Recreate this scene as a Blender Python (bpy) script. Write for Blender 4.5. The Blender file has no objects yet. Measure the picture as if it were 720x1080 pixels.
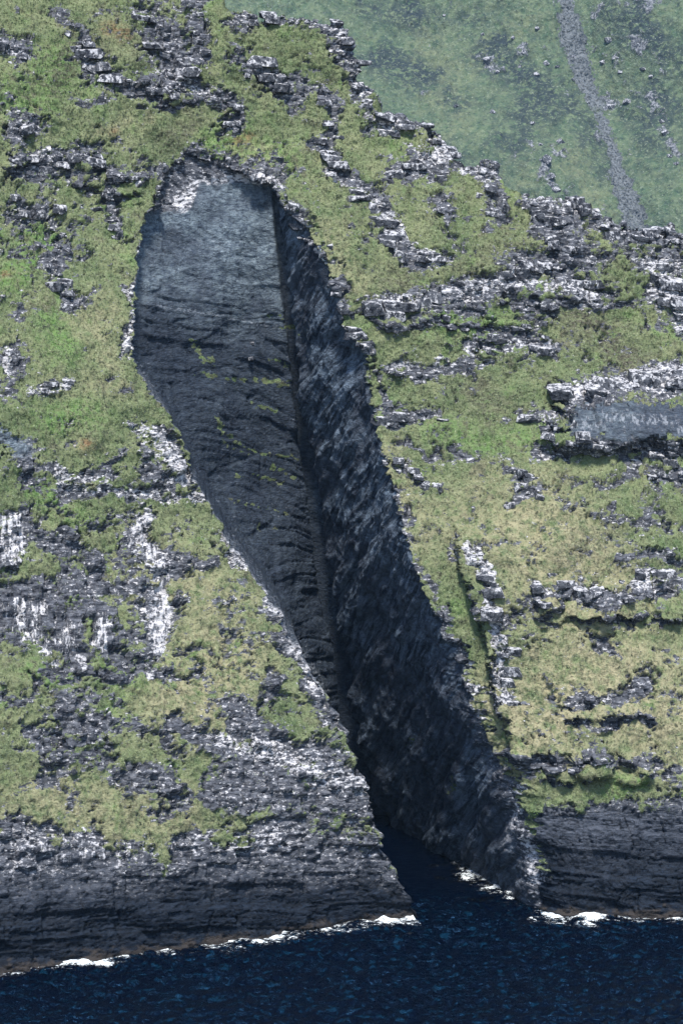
import bpy, bmesh, math, random, time
import numpy as np
T0 = time.perf_counter()
S = bpy.context.scene
COL = S.collection
random.seed(7); RNG = np.random.default_rng(7)

# ------------------------------------------------------------------ camera, light, sky, exposure
CAM_H, PITCH, FPX = 160.0, math.radians(-7.9), 3027.0        # metres, radians, focal length in photo pixels
cd = bpy.data.cameras.new('camera'); cam = bpy.data.objects.new('camera', cd); COL.objects.link(cam)
cam.location = (0, 0, CAM_H); cam.rotation_euler = (math.pi/2 + PITCH, 0, 0)
cd.sensor_fit = 'VERTICAL'; cd.sensor_height = 24.0; cd.lens = 24.0*FPX/1080.0
cd.clip_start = 1.0; cd.clip_end = 12000.0
S.camera = cam
SUN_EL, SUN_AZ = math.radians(62), math.radians(2)           # azimuth: to the right of the line from the cliff back to the camera
W = bpy.data.worlds.new('World'); S.world = W; W.use_nodes = True
nt = W.node_tree; bg = nt.nodes['Background']
sky = nt.nodes.new('ShaderNodeTexSky'); sky.sky_type = 'NISHITA'; sky.sun_disc = False
sky.sun_elevation = SUN_EL
dx, dy = math.sin(SUN_AZ), -math.cos(SUN_AZ)                  # horizontal direction towards the sun
sky.sun_rotation = math.atan2(dx, dy); sky.air_density = 1.0; sky.dust_density = .6; sky.ozone_density = 3.0
nt.links.new(sky.outputs[0], bg.inputs[0]); bg.inputs[1].default_value = 0.12
sl = bpy.data.lights.new('sun', 'SUN'); sun = bpy.data.objects.new('sun', sl); COL.objects.link(sun)
sl.energy = 3.4; sl.angle = math.radians(10); sl.color = (1.0, 0.965, 0.91)
from mathutils import Vector
sun.rotation_euler = Vector((-dx*math.cos(SUN_EL), -dy*math.cos(SUN_EL), -math.sin(SUN_EL))).to_track_quat('-Z', 'Y').to_euler()
sun.location = (100, 300, 400)
S.view_settings.view_transform = 'Standard'; S.view_settings.look = 'None'
S.view_settings.exposure = 1.4; S.view_settings.gamma = 1.0
S.render.engine = 'CYCLES'
S.cycles.use_denoising = True; S.cycles.denoising_prefilter = 'NONE'; S.cycles.denoising_input_passes = 'RGB_ALBEDO_NORMAL'; S.cycles.max_bounces = 4; S.cycles.diffuse_bounces = 2; S.cycles.volume_bounces = 0
HAZE = 0.000012

# ------------------------------------------------------------------ numeric helpers
def _tab(seed):
    r = np.random.default_rng(seed); p = r.permutation(256).astype(np.int32); return np.concatenate([p, p, p])
_PERM = _tab(3)
_g = np.random.default_rng(5).normal(size=(256, 3)); _GRAD = (_g/np.linalg.norm(_g, axis=1)[:, None]).astype(np.float32)
def perlin(x, y, z):
    x = np.asarray(x, np.float32); y = np.asarray(y, np.float32); z = np.asarray(z, np.float32)
    x, y, z = np.broadcast_arrays(x, y, z)
    xi, yi, zi = np.floor(x), np.floor(y), np.floor(z)
    fx, fy, fz = x-xi, y-yi, z-zi
    xi = xi.astype(np.int32) & 255; yi = yi.astype(np.int32) & 255; zi = zi.astype(np.int32) & 255
    u = fx*fx*fx*(fx*(fx*6-15)+10); v = fy*fy*fy*(fy*(fy*6-15)+10); w = fz*fz*fz*(fz*(fz*6-15)+10)
    out = 0
    for a in (0, 1):
        pa = _PERM[xi+a]; ua = u if a else 1-u
        for b in (0, 1):
            pb = _PERM[pa+yi+b]; ub = ua*(v if b else 1-v)
            for c in (0, 1):
                g = _GRAD[_PERM[pb+zi+c] & 255]
                out = out + ub*(w if c else 1-w)*(g[..., 0]*(fx-a)+g[..., 1]*(fy-b)+g[..., 2]*(fz-c))
    return out*1.6
def fbm(x, y, z, s, octv=4, gain=.5, off=0.0):
    o = 0; a = 1.0
    for k in range(octv):
        o = o + a*perlin(x/s+off+k*17.3, y/s+k*5.1, z/s-off+k*9.7); s = s*.5; a *= gain
    return o
def hash2(i, j, k=0):
    i = np.asarray(i).astype(np.int64); j = np.asarray(j).astype(np.int64)
    h = (i*374761393 + j*668265263 + k*362437) & 0xffffffff
    h = ((h ^ (h >> 13))*1274126177) & 0xffffffff
    h = ((h ^ (h >> 16))*2246822519) & 0xffffffff
    return ((h ^ (h >> 15)) & 0xffff).astype(np.float32)/65535.0
def sst(a, b, x):
    t = np.clip((x-a)/(b-a), 0, 1); return t*t*(3-2*t)
def blocks(a, s, w, h, k):
    """broken beds: layers of height h cut into pieces of length w; returns a value per piece and the nearness to a joint"""
    ly = np.floor(s/h); fs = s/h-ly
    q = a/(w*(.6+.8*hash2(ly, ly*0+7, k)))+hash2(ly, ly*0, k)*9; b = np.floor(q); fq = q-b
    val = hash2(ly, b, k+1)
    ed = np.minimum(np.minimum(fs, 1-fs)*h, np.minimum(fq, 1-fq)*w)
    return val, ed
def normals(P):
    du = np.empty_like(P); dv = np.empty_like(P)
    du[:, 1:-1] = P[:, 2:]-P[:, :-2]; du[:, 0] = P[:, 1]-P[:, 0]; du[:, -1] = P[:, -1]-P[:, -2]
    dv[1:-1] = P[2:]-P[:-2]; dv[0] = P[1]-P[0]; dv[-1] = P[-1]-P[-2]
    n = np.cross(du, dv); return n/np.maximum(np.linalg.norm(n, axis=-1, keepdims=True), 1e-6)
cp, sp = math.cos(PITCH), math.sin(PITCH)
def ray(u, v):
    a = (np.asarray(u, float)-360)/FPX; b = (540-np.asarray(v, float))/FPX
    return a, cp - b*sp, sp + b*cp                             # direction x, y, z
def pix(x, y, z):
    h = z-CAM_H; d = y*cp + h*sp; up = -y*sp + h*cp
    return 360+FPX*x/d, 540-FPX*up/d
def hit(u, v, f, lo=430, hi=1500):
    u = np.asarray(u, float); v = np.asarray(v, float)
    a, b, c = ray(u, v); lo = np.full(u.shape, lo, float); hi = np.full(u.shape, hi, float)
    for _ in range(40):
        m = (lo+hi)/2; inside = m > f(a/b*m, CAM_H+c/b*m)
        hi = np.where(inside, m, hi); lo = np.where(inside, lo, m)
    return a/b*hi, hi, CAM_H+c/b*hi
def pts(s):
    return np.array([[float(t) for t in p.split(',')] for p in s.split()])

# ------------------------------------------------------------------ base form of the cliff front: y as a function of x and z
def prof(z):
    return np.interp(z, [-8, 0, 8, 20, 28, 40, 60, 100, 150, 200, 240], [-1.5, 0, 1.0, 4.5, 8, 15, 28, 53.5, 85, 117, 143])
def front(x, z):
    t = 13-x
    rot = -.5*(np.sqrt(t*t+60)+t)/2 + .5*1.1
    big = 3.2*np.sin(x*.055+z*.021+1.0)*sst(25, 60, z) + 2.2*np.sin(z*.09-x*.03)*sst(40, 80, z)
    return 560+prof(z)+rot+big
RIDGE = pts("200,-90 222,-40 236,6 250,14 275,20 300,17 330,20 352,24 364,30 372,52 378,78 392,98 402,124 432,128 462,136 474,164 486,172 518,178 530,196 548,208 566,212 586,216 606,210 624,222 650,236 668,244 700,243 740,247 800,250")
rx, ry_, rz = hit(RIDGE[:, 0], RIDGE[:, 1], front)
def ridge_z(x):
    r = np.interp(x, rx, rz)
    return np.where(x < rx[0], 260.0, r)

LEFT = pts("170,150 171,185 172,214 152,226 148,258 143,300 141,340 140,376 153,404 180,440 198,478 206,505 230,550 264,604 288,640 310,682 344,734 364,770 379,810 391,840 395,866 410,906 430,945 441,970 444,985")
RIGHT = pts("290,160 290,196 302,216 322,238 345,276 362,330 384,368 391,400 396,440 406,482 419,520 426,552 436,596 452,628 470,664 486,700 501,745 520,785 538,826 556,866 566,905 572,945 574,968 576,985")
CREASE = pts("289,160 289.5,196 298,270 311,380 322,480 337,580 350,640 361,700 369,770 386,826 398,856 402,864")
RIM = pts("100,260 149,226 171,186 186,172 200,165 216,169 250,181 289,195 310,212")
lx, ly, lz = hit(LEFT[:, 0], LEFT[:, 1], front)
gx, gy, gz = hit(RIGHT[:, 0], RIGHT[:, 1], front)
def crease_y(x, z): return 643.0 + (float(front(np.array([-11.0]), np.array([147.0]))[0])+1.5-643.0)*np.clip(z/147, 0, 1) + 0*x
kx, ky, kz = hit(CREASE[:, 0], CREASE[:, 1], crease_y)
mx, my, mz = hit(RIM[:, 0], RIM[:, 1], front)
def along(zq, z, x):
    o = np.argsort(z); return np.interp(zq, z[o], x[o])

# ------------------------------------------------------------------ painted layout of rock, lichen and plants on the ground (photo pixels -> ground)
GW, GH, GS = 361, 541, 2.0
_gu, _gv = np.meshgrid(np.arange(GW)*GS, np.arange(GH)*GS)
def layer(strokes, base=0.0, wide=1.0):
    m = np.full((GH, GW), base, np.float32)
    for s in strokes.strip().splitlines():
        s = s.split('#')[0].strip()
        if not s: continue
        w, st, rest = s.split(' ', 2); w = float(w); st = float(st); p = pts(rest)
        if len(p) == 1: p = np.vstack([p, p+.01])
        if p[:, 1].mean() < 420: w *= wide
        d = np.full(m.shape, 1e9)
        for a, b in zip(p[:-1], p[1:]):
            ab = b-a; t = np.clip(((_gu-a[0])*ab[0]+(_gv-a[1])*ab[1])/max(ab@ab, 1e-9), 0, 1)
            d = np.minimum(d, np.hypot(_gu-a[0]-t*ab[0], (_gv-a[1]-t*ab[1])*1.25))
        val = st*np.exp(-(d/(w*.95))**2.2)
        m = np.where(np.abs(val) > .01, np.where(val > 0, np.maximum(m, val), m+val), m)
    return m
def sample(m, u, v):
    a = np.clip(u/GS, 0, GW-1.001); b = np.clip(v/GS, 0, GH-1.001); i = a.astype(int); j = b.astype(int); f = a-i; g = b-j
    return ((m[j, i]*(1-f)+m[j, i+1]*f)*(1-g)+(m[j+1, i]*(1-f)+m[j+1, i+1]*f)*g).astype(np.float32)
ROCK = layer("""
18 1 8,50
9 .8 62,10 72,32
10 .9 82,32 90,60 108,80
9 1 108,80 132,90 155,93
16 .9 152,6 165,35 180,52 195,85 200,98
11 .9 200,0 212,30 205,62
13 1 172,92 205,95
9 .9 222,98 246,114 248,130
14 .9 24,118 28,152 32,180
9 .8 32,172 60,168 92,162
11 .9 92,162 112,182
9 1 105,176 128,188 146,190
7 .8 80,100 104,106
8 .8 110,195 115,228 120,250
14 .55 8,205 20,225 60,225 58,252 75,265
9 1 246,24 272,20 300,22 322,17 348,20
13 .9 250,60 280,80 302,92 312,106
13 1 356,28 368,46 378,84 392,110
11 1 396,130 432,133 462,140 472,166
10 .9 415,186 446,168 466,180 480,176
9 1 485,175 522,181
9 .85 330,150 350,166 366,186 390,202
10 .95 390,202 402,230 412,252 440,270 462,270
8 .85 342,92 356,112 352,150
7 .9 464,210 480,232
6 .6 480,250
9 .8 510,190 520,238 546,234
20 .9 566,216 590,226 580,250 596,266
13 .95 604,207 626,230 662,242
11 1 676,247 724,250
13 .95 396,326 430,310 470,310 510,305
8 .8 436,337 470,326 502,331
13 .95 532,302 546,290 560,276 590,281 610,296 626,311
8 .8 546,322 582,322
6 .8 640,325 662,325
18 1 690,280 706,300 722,345
9 .9 498,368 530,361 552,350 566,356 580,366
5 .7 620,350
7 .7 400,391 450,396 490,384
6 .7 440,403 450,400
5 .7 502,394
20 1.1 600,415 640,405 680,400 724,392
16 1.1 600,440 660,448 724,446
7 .9 392,446 430,441 466,436
8 .7 560,440 590,441
8 .9 574,456
6 .9 430,466 450,482 462,474
5 .8 480,476 505,486
8 .8 404,490 426,490 446,516
9 .9 540,496 562,514 545,532
7 .9 568,481 602,471 640,465 720,476
6 .8 608,516 652,504 660,488
7 .8 640,532
9 .8 690,498 724,500
8 .7 700,540
8 .8 500,575 532,572
7 .9 503,580 512,620 522,652
10 1 524,648 530,690 538,740
13 1 566,622 600,628 640,630 690,622 724,606
8 .7 646,550 690,556 720,560
6 .6 616,545
7 .8 640,592 720,590
7 .9 626,668 640,690
9 1 602,742 640,736 672,730 690,718
5 1 630,768 652,768
5 .7 696,690
5 .7 550,660
6 .7 580,665
5 .6 560,700 570,720
6 .8 715,735
11 .9 55,275 60,300 80,320
8 .8 10,330 22,318
14 .9 10,362 20,392 5,410
8 .85 45,412 60,404 76,402
5 .8 115,410
5 .8 132,382
9 1 0,450 22,470
12 1 24,480 26,512
16 .95 146,446 166,456 186,482 198,498
12 .85 150,470 158,498 190,508
9 .8 36,494 60,498
7 .85 60,500 110,498 120,482
9 .8 70,512 130,518 200,522 222,536
8 .6 100,548 112,552
20 .9 10,556 12,582
10 .85 40,560 58,578 96,574
7 .7 74,560 96,600
9 .75 92,586 100,600
16 .95 154,550 162,590 180,592
9 .85 186,588 215,592
15 .95 156,624 165,650 160,680
6 1 178,632 192,636
40 .95 10,650 40,660
16 .95 20,626 70,620 138,618
14 .9 70,650 78,680 86,706
15 .9 100,640 110,668 128,688
7 1 135,668
11 .85 156,706 178,716 182,708
6 .7 202,708
9 .95 84,706 104,712 124,712
5 .6 206,640
6 .7 218,684 228,692
9 .8 2,735 26,742 38,722
14 1 62,742 92,770 114,762
6 .7 100,742
8 .8 28,774 52,790
16 .95 290,646 310,690 340,732 364,768
9 .85 282,708 292,732
15 .9 232,744 262,770 300,790 350,800 390,840
16 .95 190,766 240,790
10 .7 180,790 200,790
9 .6 60,800 90,800
14 .7 150,810 180,830
26 .7 250,800 330,810 380,830
20 .85 200,840 300,830 390,850
10 .8 20,870 60,878 110,884
10 .5 10,840 60,826
12 .95 578,808 640,806 684,802
6 .9 690,820 716,812
9 .7 560,800 575,830
5 .8 384,372 393,400 398,445
5 .8 412,510 430,556
7 .85 430,580 448,616 468,652 482,690
7 .8 482,690 496,730 506,760
6 .8 482,560 490,600
5 .9 304,214 326,238 348,278
5 .9 350,300 364,330
6 .9 143,255 140,300 137,340 139,378
5 .9 150,402 178,440
7 .9 240,565 268,606 284,636
22 1.1 182,186 200,176 230,182 270,192
14 1.1 176,200 184,215
""", 0.0, 1.35)
ROCK = np.maximum(ROCK, np.where(_gu < 470, sst(855, 912, _gv+14*np.sin(_gu*.07)+10*np.sin(_gu*.023+1)), sst(828, 866, _gv+8*np.sin(_gu*.09)+6*np.sin(_gu*.031)))*1.1)
ROCK = ROCK + layer("""
14 -.9 20,846 40,862
12 -.7 100,824 130,860
10 -.9 120,872 190,872
9 -.7 200,800 216,868
7 -.9 566,880 572,925
12 -.9 640,828 688,830
6 -.9 580,823 640,822
10 -1.2 566,838 560,868
7 -.6 300,812 360,800
8 -.6 214,890 216,880
""")
LICH = layer("""
10 .7 0,50 20,60
9 .7 160,70 200,95 240,120
9 .6 30,150 70,165
10 .6 246,22 345,20
10 .7 356,28 392,110
12 .9 396,130 470,166
12 .7 485,175 660,242
12 .9 330,165 400,230 460,270
14 .8 396,326 520,300
14 .8 530,290 626,311
20 .9 690,280 720,345
20 .8 600,412 724,392
12 .7 400,390 580,360
10 .5 400,440 590,441
10 .6 404,490 720,476
14 .95 500,575 530,690 536,740
14 .8 566,612 690,612
10 .6 640,550 720,590
7 .9 143,255 138,378 178,440
18 1 150,450 196,500
12 .9 40,410 70,402
12 .8 60,500 220,532
22 1 8,556 20,582
20 1 154,550 165,680
10 1 110,660 112,680
9 1 20,640 40,690
7 .9 40,636 56,700
9 .8 70,660 90,706
12 .8 160,710
14 .9 240,565 300,660 340,730
20 .85 240,780 300,800 380,830
30 .6 40,890 200,890 300,880
24 .5 20,920 180,910
10 .9 10,390 6,365
9 1 488,660 500,700 516,760
8 1 552,830 540,870 532,905
9 1 556,880 566,930
14 .5 400,600 430,700
4 1 165,322 250,336 318,352
4 1 306,312 345,285
20 .5 190,250 250,260
16 .85 604,446 728,446
8 1 186,212 192,220 206,192 250,188 289,194
""", .25)
YEL = layer("""
60 .7 160,600 230,640
70 .9 230,690 200,740
60 .7 40,850 180,860
90 .9 560,560 620,640
90 1 560,760 640,700 700,760
60 .6 450,560 560,520
30 .5 110,400 100,330
40 .5 330,250 370,300
40 .6 390,480 440,560
30 .6 260,165
20 .4 100,150 150,130
""", .16)
GRN = layer("""
40 .9 30,100 60,70
24 1 10,300 40,250
24 1 60,340 60,370
26 1 60,450 90,440
24 .9 40,520 80,540
34 1 240,150 280,170
24 .8 470,455 560,465
30 .8 470,340 540,350
24 .6 690,640
26 .8 80,620 100,650
34 .8 130,710 210,700
18 .8 40,710 60,720
14 .9 510,740 540,790
16 1 650,830 680,828
20 .6 430,120 420,160
12 .9 460,650 500,740
""", .15)
HEA = layer("""
24 1 610,330 660,380
20 .8 90,40 60,90
18 .7 200,130 180,150
20 .7 410,300 430,290
20 .6 640,560 600,590
24 .7 500,410 520,430
16 .7 690,262 720,268
16 .7 590,240
20 .5 630,420 640,430
16 .6 150,60 140,40
20 .5 480,280 530,270
""")
RUST = layer("""
8 .9 88,470
8 .6 262,145 250,150
10 .6 115,30 130,36
6 .7 5,290
6 .6 120,140
""")
STREAK = layer('''
18 1 6,556 20,582
40 1 10,640 60,680
16 1 110,650 112,690
14 .7 160,560 165,680
16 .8 84,706 124,712
20 .6 60,900 180,900
16 1 604,446 728,446
''')
GREY = layer('''
12 1 0,452 14,466 22,474
''')
MOSS = layer('''
5 1 203,358 216,372 226,384
5 1 212,394 240,399 268,400 302,404
4 .9 284,380 302,388
4 1 219,444 240,462 262,472 310,486
4 .9 286,492 315,504
5 .8 250,500 300,512
5 .8 262,425 300,432
4 .8 225,462 262,478
4 .8 240,525 300,540
5 .9 300,345 312,352
4 .7 285,330 300,334
5 .8 488,815 490,832
4 .7 262,552 285,556
3 .7 420,785 440,778
''')
LEDGES = [  # u0, u1, v top, v middle, v bottom, metres proud
    (590, 900, 388, 428, 461, 6.0), (566, 900, 606, 634, 650, 3.5), (578, 686, 786, 799, 820, 4.0),
    (-60, 150, 604, 616, 622, 1.0), (536, 630, 286, 300, 318, 2.0), (600, 690, 716, 744, 757, 1.8),
    (10, 30, 118, 176, 190, 2.2), (84, 148, 160, 188, 202, 2.0), (150, 260, 60, 98, 108, 2.2), (395, 520, 300, 322, 340, 1.8),
    (60, 125, 735, 770, 784, 1.5), (-60, 130, 690, 706, 716, 1.0), (150, 222, 575, 592, 598, .9),
]
GROOVE = pts("474,548 481,556 485,600 505,640 511,684 521,730 535,756 540,800 546,820")

# ------------------------------------------------------------------ the outcrops: reach in photo pixels, blocks, course | label
OUT = """
10 13|3,45 12,52 20,60|bulky pale outcrop alone in the upper left corner of the slope
12 9|84,36 92,60 108,80 120,88|broken diagonal line of dark stones leading down to the squared blocks
14 11|152,6 165,35 180,52 190,78|tall dark stepped crag climbing above the row of squared pale blocks
8 9|200,2 211,28 206,60|narrow upright rib of rock just right of the tall dark stepped crag
9 14|140,92 172,92 205,96|row of squared pale blocks at the foot of the dark stepped crag
7 12|224,98 244,114 248,130|pale slanting slab rocks below the squared blocks above the cleft head
10 11|24,118 27,150 32,180|upright dark crag with many cracks on the green upper slope
10 10|58,170 92,162 112,182|knobbly low outcrop between the upright dark crag and the dark ledge
8 12|106,177 128,188 146,191|low dark layered ledge just above and left of the cleft head
8 9|110,197 115,228 119,250|thin column of stones standing beside the pale left rim of the cleft
9 8|14,206 22,226 60,226|loose scattered rocks on grass under the upright dark crag
6 8|58,242 66,262|small pair of dark rocks above the layered black crag
13 10|56,276 60,300 78,318|black layered crag of thin slabs on the bright green slope
9 10|247,24 272,20 298,18|crest rocks where the ridge first meets the hazy hillside
7 9|302,21 324,19 347,21|small teeth of rock along the flat part of the skyline ridge
12 11|258,64 282,82 304,94|grey crag on the grassy shoulder below the skyline teeth
9 13|357,30 366,44 372,58|pale pinnacle standing up from the skyline ridge
9 11|373,66 380,84 391,108|stepped spine of rock descending from the pale pinnacle
9 12|396,131 414,134 434,134|flat topped pale slab ledge on the skyline below the stepped spine
9 12|442,136 460,142 472,164|squared end of the ridge ledge above the grassy notch
9 10|416,186 446,170 468,182|leaning white streaked rocks beneath the squared ridge ledge
7 11|487,176 505,178 521,182|short pale wall of blocks alone on the skyline between grass notches
10 10|332,150 350,166 386,200|dark broken rib running down from the ridge toward the white rib
11 12|391,204 402,230 411,252|long white rib of slabs slanting down right of the cleft head
9 11|416,256 440,268 462,272|scatter of white blocks at the lower end of the long white rib
7 10|343,94 355,114 351,148|upright cracked rock face under the skyline near the pale pinnacle
6 9|464,210 472,220 480,232|small pale flake of rock on turf below the leaning white rocks
8 9|512,194 519,215 522,238|string of grey stones dropping from the short skyline wall
11 15|564,220 578,226 592,232|biggest square boulder crag on the ridge beside the dark heather
9 10|578,250 588,258 600,266|weathered rocks under the big square boulder crag
12 12|606,210 618,218 632,230|knobby tower of rounded blocks on the ridge near the gully foot
11 9|634,234 650,240 664,244|rubble of small blocks trailing right from the knobby tower
9 12|678,248 700,246 722,250|pale flat slabs on the ridge crest at the foot of the gully
13 10|396,328 414,316 430,312|pale rocks at the near end of the long outcrop beside the cleft rim
13 10|436,322 456,314 474,312|white speckled middle of the long outcrop under the white rib
13 10|474,332 494,320 512,306|far end of the long outcrop where it meets bare turf
10 14|532,302 546,292 560,278|dark angular boulders at the upper terrace next to a grassy bank
12 14|564,278 590,284 612,296 626,310|curved row of big pale boulders on the upper terrace
12 15|692,282 704,304 718,338|large white lichened slab rocks high on the slope at the far edge
9 10|500,367 516,362 530,361|short grey outcrop on the turf below the long outcrop
10 11|546,353 562,356 580,366|rocks with a dark hole on the terrace above the cut slate face
13 13|596,418 616,412 640,406|broken pale rocks over the dark corner of the cut slate face
14 15|642,402 680,396 720,394|wide pale cap of layered slabs above the cut slate face
9 10|562,440 576,446 590,456|tumbled stones heaped against the corner of the cut slate face
8 8|400,392 426,396 450,396|thin line of pale stones near the cleft rim at mid height
8 8|394,446 430,442 464,437|thin dark ledge of stones crossing the turf beside the cleft
9 8|406,490 426,492 444,514|bent band of small rocks near the middle of the cleft rim
12 8|540,498 560,514 548,530|hooked patch of speckled rock on the yellow turf under the slate face
10 8|570,480 602,472 638,466|string of speckled rocks directly under the cut slate face
10 10|662,470 690,474 720,478|layered grey stones under the far end of the cut slate face
8 9|690,498 706,500 722,502|small stacked ledge on yellow turf below the layered grey stones
14 10|566,616 600,620 636,622|dark overhanging ledge of layered rock above the yellow turf
14 10|644,622 680,616 716,606|continuation of the overhanging ledge with white streaked tops
10 9|500,576 512,612 522,650|white lichened edge of the groove upper half
11 9|524,652 530,690 537,738|white lichened edge of the groove lower half
8 9|42,411 58,404 76,402|isolated white slabs on the green slope left of the cleft
12 7|306,218 324,240 346,276|rubble edging the upper right rim of the cleft
10 8|352,304 364,330 384,370|dark rubble edging the right rim of the cleft at the bend
16 0|146,446 166,456 186,482 198,498|pale lichened rock face hugging the left rim of the cleft at mid height
12 0|60,500 110,498 170,518 222,536|broken band of speckled rock crossing the turf under the pale lichened face
18 0|6,556 14,582|white streaked rock at the outer edge just above the long dark slab
30 0|14,644 60,652|large dark slab low on the left slope with white streaks running down it
13 0|110,645 116,690|ragged rock with one white streak right of the large dark slab
17 0|154,550 162,586 200,592|square white lichened rock patch stepping out to the right over turf
15 0|156,624 165,650 160,682|tall white lichened patch directly under the square white patch
12 0|156,706 180,716|low jagged rock beneath the tall white patch
16 0|62,742 92,770 114,762|dark wet rock scar on turf below the large dark slab
26 0|300,716 330,745 350,785|broad lichened rock apron falling to the lower left lip of the cleft
16 0|190,768 240,782|flat patch of lichened rock on turf left of the broad apron
16 0|250,800 320,815 375,835|grey rock bench under the broad apron above the sea cliff
12 0|602,742 640,736 690,718|dark wet scar in the yellow turf low on the right slope
11 0|580,808 640,806 684,802|long dark ledge running along the top of the right sea cliff
12 0|2,452 16,470 24,506|bare grey rock slab by the outer edge beside bright green turf
8 0|146,262 140,300 138,340 141,380|thin white rim edging the upper left side of the cleft
16 0|182,190 200,178 240,184 276,192|weathered white speckled cap at the head of the slate slab
"""
OUTS = []
for ln in OUT.strip().splitlines():
    hd, line, lab = ln.split('|'); nb_, line = hd.split(), pts(line); OUTS.append((float(nb_[0]), int(nb_[1]), line, lab))

# ------------------------------------------------------------------ grid of the near cliff
DZ = .27
zp = np.arange(-4.0, 201.0, DZ); NR = len(zp)
nA, nB, nC, nD, nE = 380, 6, 150, 165, 420
jag = lambda off, a: a*(np.floor(3*perlin(zp*.45+off, zp*0, off))/3*.9 + .5*perlin(zp*1.4, zp*0+3.3, off))
xLs = along(zp, lz, lx); xL = xLs + jag(2.2, 1.2)*(zp < 146); xRs = along(zp, gz, gx); xR = xRs + jag(7.7, 1.1)*(zp < 146); xC = along(zp, kz, kx)
xC = np.minimum(xC, xR-.05)
def lin(a, b, n, end=False, pw=1.0):
    t = (np.arange(n)/(n-1 if end else n))**pw; return a[:, None]*(1-t)+b[:, None]*t
one = np.ones(NR)
xLb = np.minimum(xLs-1.6, xC-9.0)*sst(0, 1, (147-zp)/3) + (xL+.0)*(1-sst(0, 1, (147-zp)/3))
yFL = front(xLs, zp); yFR = front(xRs, zp)
XA = lin(-82*one, xL, nA); XC = lin(xLb, xC, nC); XD = lin(xC, np.maximum(xRs, xC+.05), nD) + (xR-xRs)[:, None]*((np.arange(nD)/nD)**14)[None, :]; XE = lin(xR, 98*one, nE, True)
zr = np.interp(np.arange(-60, 60, .25), mx, mz); zrim = lambda x: np.interp(x, np.arange(-60, 60, .25), zr)
def deepen(X, Y):                                               # the hollow runs out where the slope meets its rim
    Zc = zp[:, None]+0*X; F = front(X, Zc)
    return F + np.clip(np.minimum(Y-F, (zrim(X)-Zc)*4.0), 0, None)
topy = float(front(np.array([np.interp(147, kz[::-1], kx[::-1])]), np.array([147.0]))[0])+1.5
yC = 643.0 + (topy-643.0)*np.clip(zp/147, 0, 1)
print('top', topy)
# the back slab: bends forward to meet the left edge
fC = np.linspace(0, 1, nC, endpoint=False)[None, :]
yl = np.minimum(yFL + np.interp(zp, [0, 60, 110, 135, 150], [60, 36, 17, 6, 1.5]), yC-1)
YC = yC[:, None] - (yC-yl)[:, None]*(1-fC)**1.35
fD = np.linspace(0, 1, nD, endpoint=False)[None, :]
bulge = np.sin(fD*math.pi)*np.interp(zp, [0, 40, 90, 150], [1.5, .8, .5, 0])[:, None]
XD = XD + bulge*.55
YD = yC[:, None]*(1-fD)+yFR[:, None]*fD + bulge*.6
YA = front(XA, zp[:, None]); YE = front(XE, zp[:, None])
YC = deepen(XC, YC); YD = deepen(XD, YD)
tB = (np.arange(nB)/nB)[None, :]
XB = xL[:, None]*(1-tB)+xLb[:, None]*tB; YB = front(xL, zp)[:, None]*(1-tB)+YC[:, :1]*tB
X = np.concatenate([XA, XB, XC, XD, XE], 1); Y = np.concatenate([YA, YB, YC, YD, YE], 1); Z = zp[:, None]+0*X
cD_ = nA+nB+nC+nD; wr = np.exp(-((np.arange(X.shape[1])-cD_)/38.0)**2)[None, :]*sst(62, 36, zp)[:, None]
for _ in range(4):
    for arr in (X, Y):
        c_ = np.cumsum(np.pad(arr[:, cD_-90:cD_+90], ((0, 0), (21, 20)), 'edge'), 1); bl = (c_[:, 41:]-c_[:, :-41])/41; w_ = wr[:, cD_-90:cD_+90][:, :bl.shape[1]]
        arr[:, cD_-90:cD_-90+bl.shape[1]] = arr[:, cD_-90:cD_-90+bl.shape[1]]*(1-w_)+bl*w_
NC = X.shape[1]
cA, cB, cC, cD = nA, nA+nB, nA+nB+nC, nA+nB+nC+nD
SEG = np.zeros(NC, int); SEG[cA:cB] = 1; SEG[cB:cC] = 2; SEG[cC:cD] = 3; SEG[cD:] = 4
hollow = np.zeros((NR, NC), np.float32)                          # 1 inside the chasm
hollow[:, cA:cD] = sst(.0, 1.2, (Y-front(X, Z))[:, cA:cD])
frontw = 1-hollow
U, V = pix(X, Y, Z)
# proud ledges and the step in the right-hand slope
out = np.zeros_like(X)
for (u0, u1, a, b, c, d) in LEDGES:
    wu = sst(u0-6, u0+6, U+5*np.sin(V*.4))*(1-sst(u1-6, u1+6, U))
    wob = 5*perlin(U*.03, U*0, a*.1)+3*perlin(U*.11, V*.05, a*.1)
    out += d*wu*np.clip((V+wob-a)/(b-a), 0, 1)**1.2*(1-sst(c-2, c+(20 if d > 5 else 9), V+wob))*(1.0 if d > 5 else np.clip(.55+1.1*perlin(U*.05, V*.05, d+a), 0, 1.1))
gu = np.interp(V, GROOVE[:, 1], GROOVE[:, 0])
wv = sst(548, 580, V)*(1-sst(790, 812, V))*(V > 540)
out += 4.2*wv*sst(-1.6, 1.6, U-gu+2.5*perlin(V*.08, V*0, 1.5))*np.exp(-np.clip(U-gu, 0, None)/70)
Y -= out*frontw*(SEG[None, :] != 1)
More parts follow.
